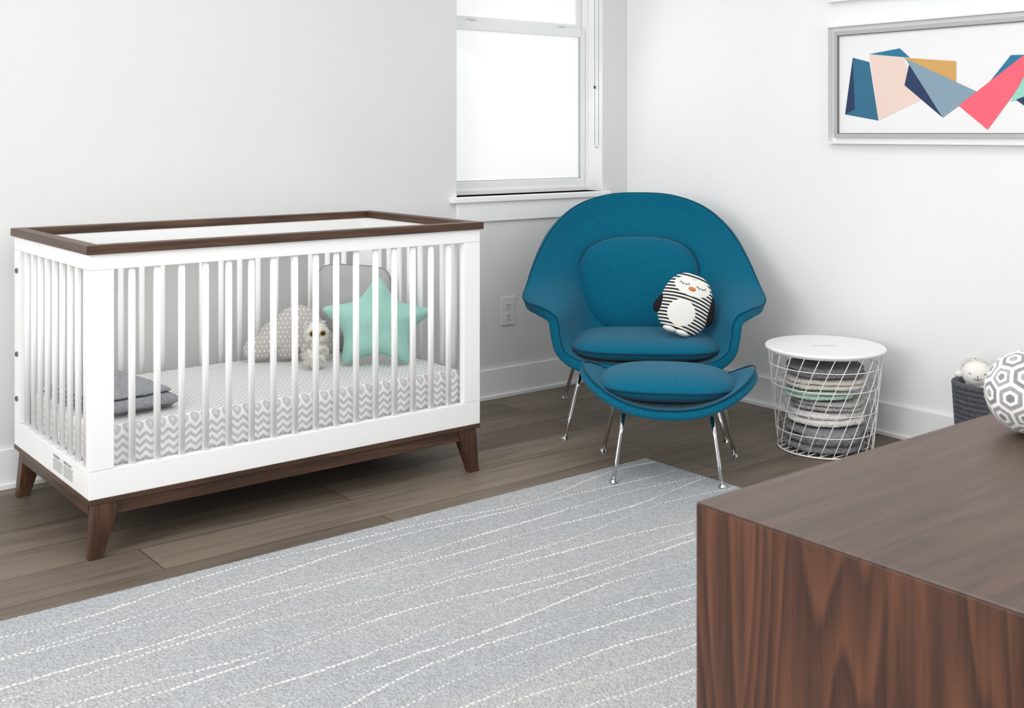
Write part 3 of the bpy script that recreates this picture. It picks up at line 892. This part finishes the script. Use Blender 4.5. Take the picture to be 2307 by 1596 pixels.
for s in (-1, 1):
    ol2 = [(0.019 * math.cos(2 * PI * i / 32) * (1 - 0.35 * math.sin(2 * PI * i / 32)), (0.060 if s > 0 else 0.040) * math.sin(2 * PI * i / 32)) for i in range(32)]
    obj('wing', puff(ol2, 0.013, 8), M['black_felt'], pe, smooth=True, loc=(s * 0.101, -0.004, ZC - (0.0 if s > 0 else 0.030)), rot=(0, R(-s * 6), R(s * 18)))
    bm = bmesh.new(); ellipsoid(bm, (s * 0.026 - 0.010, -0.040, 0.012), (0.027, 0.026, 0.011), 3)
    obj('foot', bm, M['white_cloth'], pe, smooth=True)

# ------------------------------------------------------------------ wire basket table
wb = empty('wire_storage_basket', (3.637, 2.638, 0), 0, 'white wire storage basket with round white lid beside the armchair', 'basket')
bm = bmesh.new()
rb, rt, hb = 0.176, 0.212, 0.375
def rad(t): return rb + (rt - rb) * t
for i in range(24):
    t0 = 2 * PI * i / 24
    pts = []
    for k in range(9):
        t = k / 8; an = t0 + R(46) * t
        pts.append((rad(t) * math.cos(an), rad(t) * math.sin(an), 0.006 + (hb - 0.006) * t))
    tube(bm, pts, 0.0017, 6)
for t, w in ((0.0, 0.003), (0.2, 0.0018), (0.42, 0.0018), (0.66, 0.0018), (0.86, 0.0018), (1.0, 0.003)):
    tube(bm, [(rad(t) * math.cos(2 * PI * k / 48), rad(t) * math.sin(2 * PI * k / 48), 0.006 + (hb - 0.006) * t) for k in range(48)], w, 6, closed=True)
for k in range(-4, 5):
    y = k * 0.038; xh = math.sqrt(max(0, rb * rb - y * y)); tube(bm, [(-xh, y, 0.004), (xh, y, 0.004)], 0.002, 6)
obj('wire_frame', bm, M['white_metal'], wb, smooth=True)
bm = bmesh.new(); lathe(bm, [(0, 0.3780), (0.221, 0.3780), (0.2245, 0.3795), (0.2245, 0.389), (0.221, 0.3915), (0, 0.3915)], 72)
ld = obj('lid', bm, M['lid_white'], wb, smooth=False)
for p in ld.data.polygons: p.use_smooth = abs(p.normal.z) < 0.5
ang = R(-38.6)
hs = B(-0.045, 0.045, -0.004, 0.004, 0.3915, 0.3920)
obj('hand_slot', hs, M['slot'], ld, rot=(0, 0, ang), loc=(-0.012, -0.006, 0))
stack = [
 (0.144, 0.150, 3, 0.0300, 'dark_knit', 52, 0, 0, 'chunky dark grey knit blanket at the bottom of the wire basket'),
 (0.138, 0.146, 2, 0.0260, 'white_knit', 66, 0.004, 0.0, 'white knit blanket above the bottom dark one in the wire basket'),
 (0.140, 0.146, 2, 0.0180, 'lgrey_knit', 36, 0.010, -0.008, 'light grey knit blanket between the mint and white ones in the wire basket'),
 (0.130, 0.134, 2, 0.0165, 'mint_knit', 60, -0.018, 0.014, 'pale mint knit blanket in the middle of the wire basket stack'),
 (0.148, 0.156, 2, 0.0180, 'cream_knit', 42, 0.0, 0.0, 'cream knit blanket second from the top in the wire basket'),
 (0.138, 0.148, 2, 0.0200, 'dark_knit', 60, 0.004, 0.0, 'dark grey knit blanket topmost in the wire basket'),
]
z = 0.0085
for i, (w, d, L, t, mm, rz, dx, dy, lab) in enumerate(stack):
    obj('knit_blanket', folded(w, d, L, t, 0.014, i + 3, disc=True), M[mm], smooth=True, sub=1, loc=(3.637 + dx, 2.638 + dy, z), rot=(0, 0, R(rz)), label=lab, cat='blanket')
    z += L * t * 1.06 + 0.003

# ------------------------------------------------------------------ dark rope basket with lamb
rbk = empty('rope_basket', (3.825, 2.065, 0), 0, 'dark grey coiled rope basket on the floor behind the dresser', 'basket')
bm = bmesh.new()
prof = [(0, 0.004)]
rows_ = 17
for k in range(rows_ + 1):
    zc = 0.012 + k * 0.0178; rc = 0.112 + 0.020 * (k / rows_)
    for a1 in (-70, -30, 30, 70): prof.append((rc + 0.009 * math.cos(R(a1)), zc + 0.009 * math.sin(R(a1))))
top = prof[-1]
prof += [(0.118, top[1] + 0.001), (0.112, top[1] - 0.01), (0.100, 0.02), (0, 0.02)]
lathe(bm, prof, 56)
obj('coiled_wall', bm, M['dark_rope'], rbk, smooth=True)
lm = empty('lamb_toy', (3.80, 2.105, 0.0205), R(-55), 'white fluffy lamb soft toy with stitched smile in the dark rope basket', 'soft toy')
bm = bmesh.new(); ellipsoid(bm, (0, 0, 0.16), (0.072, 0.065, 0.155), 3, 0.1)
for zz in (0.20, 0.26): tufts(bm, (0, 0, 0.17), (0.072, 0.065, 0.145), 700, 0.010, 0.003)
obj('body', bm, M['fur_white'], lm)
bm = bmesh.new(); ellipsoid(bm, (-0.012, -0.02, 0.335), (0.050, 0.046, 0.046), 3, 0.05)
lh = obj('head', bm, M['white_cloth'], lm, smooth=True)
bm = bmesh.new(); tufts(bm, (-0.012, -0.005, 0.352), (0.047, 0.042, 0.036), 700, 0.009, 0.003); obj('curly_wool', bm, M['fur_white'], lh)
for s in (-1, 1):
    bm = bmesh.new(); ellipsoid(bm, (-0.012 + s * 0.054, -0.015, 0.328), (0.020, 0.009, 0.012), 2); obj('ear', bm, M['fur_white'], lh, smooth=True)
    bm = bmesh.new()
    tube(bm, [(-0.012 + s * 0.020 + 0.008 * math.cos(PI + PI * k / 6), -0.0655 + 0.004 , 0.343 + 0.005 * math.sin(PI + PI * k / 6)) for k in range(7)], 0.0010, 5)
    obj('closed_eye', bm, M['black_felt'], lh)
bm = bmesh.new(); tube(bm, [(-0.012 + 0.012 * math.cos(PI + PI * k / 8), -0.0655, 0.325 + 0.006 * math.sin(PI + PI * k / 8)) for k in range(9)], 0.0010, 5); tube(bm, [(-0.012, -0.067, 0.333), (-0.012, -0.066, 0.319)], 0.001, 5)
obj('smile', bm, M['black_felt'], lh)
obj('paw', ellipsoid(bmesh.new(), (0.050, -0.045, 0.285), (0.028, 0.026, 0.024), 3, 0.1), M['fur_white'], lm, smooth=True)

# ------------------------------------------------------------------ dresser
DX0, DX1, DY0, DY1, DZ = 0.978, 2.45, 0.396, 0.886, 0.78
dr = empty('dresser', ((DX0 + DX1) / 2, (DY0 + DY1) / 2, 0), 0, 'dark walnut dresser with smooth satin top in the right foreground', 'dresser')
dx_, dy_ = (DX1 - DX0) / 2, (DY1 - DY0) / 2
obj('top_panel', B(-dx_, dx_, -dy_, dy_, DZ - 0.003, DZ), M['walnut_top'], dr, bevel=0.0014)
for s in (-1, 1):
    x0, x1 = sorted((s * dx_, s * (dx_ - 0.025)))
    obj('side_panel', B(x0, x1, -dy_, dy_, 0.12, DZ - 0.0031), M['walnut_side'], dr, bevel=0.001)
bm = B(-dx_ + 0.025, dx_ - 0.025, -dy_ + 0.005, dy_ - 0.025, 0.12, DZ - 0.004); obj('carcass', bm, M['walnut_side'], dr)
for i in range(2):
    for j in range(3):
        x0 = -dx_ + 0.028 + i * (dx_ - 0.0265); z0 = 0.148 + j * 0.209
        obj('drawer', B(x0, x0 + dx_ - 0.030, dy_ - 0.024, dy_ - 0.004, z0, z0 + 0.205), M['walnut_top'], dr, bevel=0.002)
for sx in (-1, 1):
    for sy in (-1, 1):
        bm = bmesh.new(); tube(bm, [(sx * (dx_ - 0.07), sy * (dy_ - 0.06), 0), (sx * (dx_ - 0.09), sy * (dy_ - 0.07), 0.12)], [0.013, 0.021], 14)
        obj('leg', bm, M['dark_wood_z'], dr, smooth=True)

# patterned ball on dresser
RB = 0.061
ball = empty('patterned_ball', (1.568, 0.792, DZ), R(20), 'round soft fabric ball with grey and white hexagon pattern on the dresser', 'ball')
src = bmesh.new(); bmesh.ops.create_icosphere(src, subdivisions=2, radius=1.0)
src.verts.ensure_lookup_table()
bm = bmesh.new()
def sq(v):
    z_ = v.z * RB * 0.96 + RB * 0.955
    return Vector((v.x * RB, v.y * RB, max(z_, 0.0012)))
for v in src.verts:
    nrm = v.co.normalized()
    cs = [f.calc_center_median().normalized() for f in v.link_faces]
    t1 = nrm.orthogonal().normalized(); t2 = nrm.cross(t1)
    cs.sort(key=lambda c: math.atan2(c.dot(t2), c.dot(t1)))
    per = []
    for i in range(len(cs)):
        for k in range(4):
            per.append(cs[i].lerp(cs[(i + 1) % len(cs)], k / 4).normalized())
    levels = [1.0, 0.86, 0.54, 0.32, 0.0]; mi = [0, 2, 0, 1]
    if v.index % 3 == 1: mi = [0, 1, 0, 2]
    ringsv = []
    for lv in levels:
        if lv == 0: ringsv.append([bm.verts.new(sq(nrm))])
        else: ringsv.append([bm.verts.new(sq(nrm.lerp(p, lv).normalized())) for p in per])
    L = len(per)
    for q in range(4):
        for i in range(L):
            k = (i + 1) % L
            if len(ringsv[q + 1]) == 1: f = bm.faces.new([ringsv[q][i], ringsv[q][k], ringsv[q + 1][0]])
            else: f = bm.faces.new([ringsv[q][i], ringsv[q][k], ringsv[q + 1][k], ringsv[q + 1][i]])
            f.material_index = mi[q]
src.free()
bmesh.ops.remove_doubles(bm, verts=bm.verts[:], dist=0.00005)
obj('fabric_cover', bm, [M['white_cloth'], fabric('dark grey print', (134, 136, 140), 0.1), fabric('mid grey print', (156, 158, 161), 0.1)], ball, smooth=True)

# ------------------------------------------------------------------ pictures on the right wall
def picture(yl, yr, zb, zt, label, art):
    p = empty('framed_picture', (WX, (yl + yr) / 2, zb), 0, label, 'picture')
    c = (yl + yr) / 2
    hz = zt - zb; f = 0.008; dep = 0.040
    bm = bmesh.new()
    A, Bb = yr - c, yl - c
    box(bm, -dep, 0, A, Bb, 0, f); box(bm, -dep, 0, A, Bb, hz - f, hz); box(bm, -dep, 0, Bb - f, Bb, f, hz - f); box(bm, -dep, 0, A, A + f, f, hz - f)
    obj('outer_frame', bm, M['trim'], p, bevel=0.001)
    g_ = 0.025; w2 = 0.016
    bm = bmesh.new()
    i0, i1, j0, j1 = A + g_, Bb - g_, g_, hz - g_
    box(bm, -0.022, -0.004, i0, i1, j0, j0 + w2); box(bm, -0.022, -0.004, i0, i1, j1 - w2, j1); box(bm, -0.022, -0.004, i0, i0 + w2, j0 + w2, j1 - w2); box(bm, -0.022, -0.004, i1 - w2, i1, j0 + w2, j1 - w2)
    obj('inner_frame', bm, M['silver'], p, bevel=0.001)
    obj('backing', B(-0.004, 0, A + f, Bb - f, f, hz - f), M['trim'], p)
    bm = bmesh.new(); k0, k1, m0, m1 = i0 + w2, i1 - w2, j0 + w2, j1 - w2; e = 0.003
    box(bm, -0.0205, -0.010, k0, k1, m0, m0 + e); box(bm, -0.0205, -0.010, k0, k1, m1 - e, m1); box(bm, -0.0205, -0.010, k1 - e, k1, m0 + e, m1 - e); box(bm, -0.0205, -0.010, k0, k0 + e, m0 + e, m1 - e)
    obj('frame_lip', bm, M['silver_dark'], p)
    bm = bmesh.new()
    vs = [bm.verts.new((-0.010, y, z)) for y, z in ((k0, m0), (k1, m0), (k1, m1), (k0, m1))]; bm.faces.new(vs)
    mats = [M['paper']]
    for q, (mn, pts) in enumerate(art):
        mats.append(M[mn])
        fcs = bm.faces.new([bm.verts.new((-0.0104 - q * 0.0003, y - c, z - zb)) for y, z in pts]); fcs.material_index = len(mats) - 1
    obj('print', bm, mats, p)
    return p
art = [
 ('a_teal', [(2.748,1.5125),(2.670,1.4906),(2.628,1.2538),(2.785,1.2807)]),
 ('a_navy', [(2.748,1.5125),(2.785,1.281),(2.738,1.300)]),
 ('a_blush', [(2.670,1.5228),(2.519,1.5005),(2.43,1.337),(2.628,1.254)]),
 ('a_blue', [(2.670,1.5228),(2.532,1.538),(2.487,1.499)]),
 ('a_mustard', [(2.519,1.501),(2.293,1.4755),(2.293,1.395),(2.40,1.42)]),
 ('a_navy', [(2.491,1.4725),(2.511,1.392),(2.348,1.263)]),
 ('a_slate', [(2.507,1.497),(2.208,1.357),(2.348,1.263)]),
 ('a_blue', [(2.168,1.384),(2.079,1.487),(2.00,1.485),(2.05,1.42)]),
 ('a_mint', [(2.02,1.45),(2.079,1.32),(1.93,1.33)]),
 ('a_navy', [(2.06,1.325),(1.93,1.37),(1.96,1.25)]),
 ('a_coral', [(2.282,1.3077),(1.97,1.527),(2.05,1.37),(2.168,1.217)]),
 ('a_slate', [(1.95,1.50),(1.80,1.30),(1.74,1.44)]),
]
picture(2.857, 1.62, 1.160, 1.648, 'wide framed print of bright geometric shapes on the right wall', art)
picture(2.857, 1.62, 1.745, 2.235, 'framed picture whose lower edge shows above the geometric print', [('a_teal', [(2.6,1.9),(2.3,1.85),(2.4,2.1)]), ('a_coral', [(2.2,1.9),(1.9,1.85),(2.0,2.1)])])

# ------------------------------------------------------------------ light
w = bpy.data.worlds.new('World'); scene.world = w; w.use_nodes = True
w.node_tree.nodes['Background'].inputs['Color'].default_value = (0.98, 0.99, 1.0, 1)
w.node_tree.nodes['Background'].inputs['Strength'].default_value = 0.74
def area(name, loc, target, sx, sy, e, c=(1, 1, 1)):
    L = bpy.data.lights.new(name, 'AREA'); L.shape = 'RECTANGLE'; L.size = sx; L.size_y = sy; L.energy = e; L.color = c
    o = bpy.data.objects.new(name, L); COL.objects.link(o); o.location = loc
    o.rotation_euler = (Vector(target) - Vector(loc)).to_track_quat('-Z', 'Y').to_euler()
    return o
area('side_window_light', (-1.9, 1.6, 1.7), (3.6, 2.9, 0.9), 2.2, 1.8, 84, (1.0, 1.0, 1.0))
area('rear_fill', (1.2, -1.5, 1.7), (1.6, 3.5, 0.8), 2.6, 1.8, 30, (1.0, 1.0, 1.0))  # added fill behind the camera, brightens the crib front and back wall
area('overhead_fill', (1.6, 1.8, 2.55), (1.6, 1.8, 0), 2.4, 2.4, 34)  # added soft overhead fill, no lamp fitting there
area('window_light', ((ox0 + ox1) / 2, WY + 0.085, 1.55), ((ox0 + ox1) / 2 - 0.3, 2.4, 0.6), 0.7, 1.1, 2.6, (0.97, 0.99, 1.0))

# ------------------------------------------------------------------ camera
cam = bpy.data.cameras.new('Camera'); co = bpy.data.objects.new('Camera', cam); COL.objects.link(co)
co.location = (0, 0, 1.204); co.rotation_euler = (R(90), 0, R(-38.58))
cam.sensor_width = 36.0; cam.lens = 39.78; cam.shift_y = -498 / 2307
cam.dof.use_dof = True; cam.dof.focus_distance = 4.3; cam.dof.aperture_fstop = 12
cam.clip_start = 0.05
scene.camera = co
scene.view_settings.view_transform = 'Standard'
scene.view_settings.look = 'None'
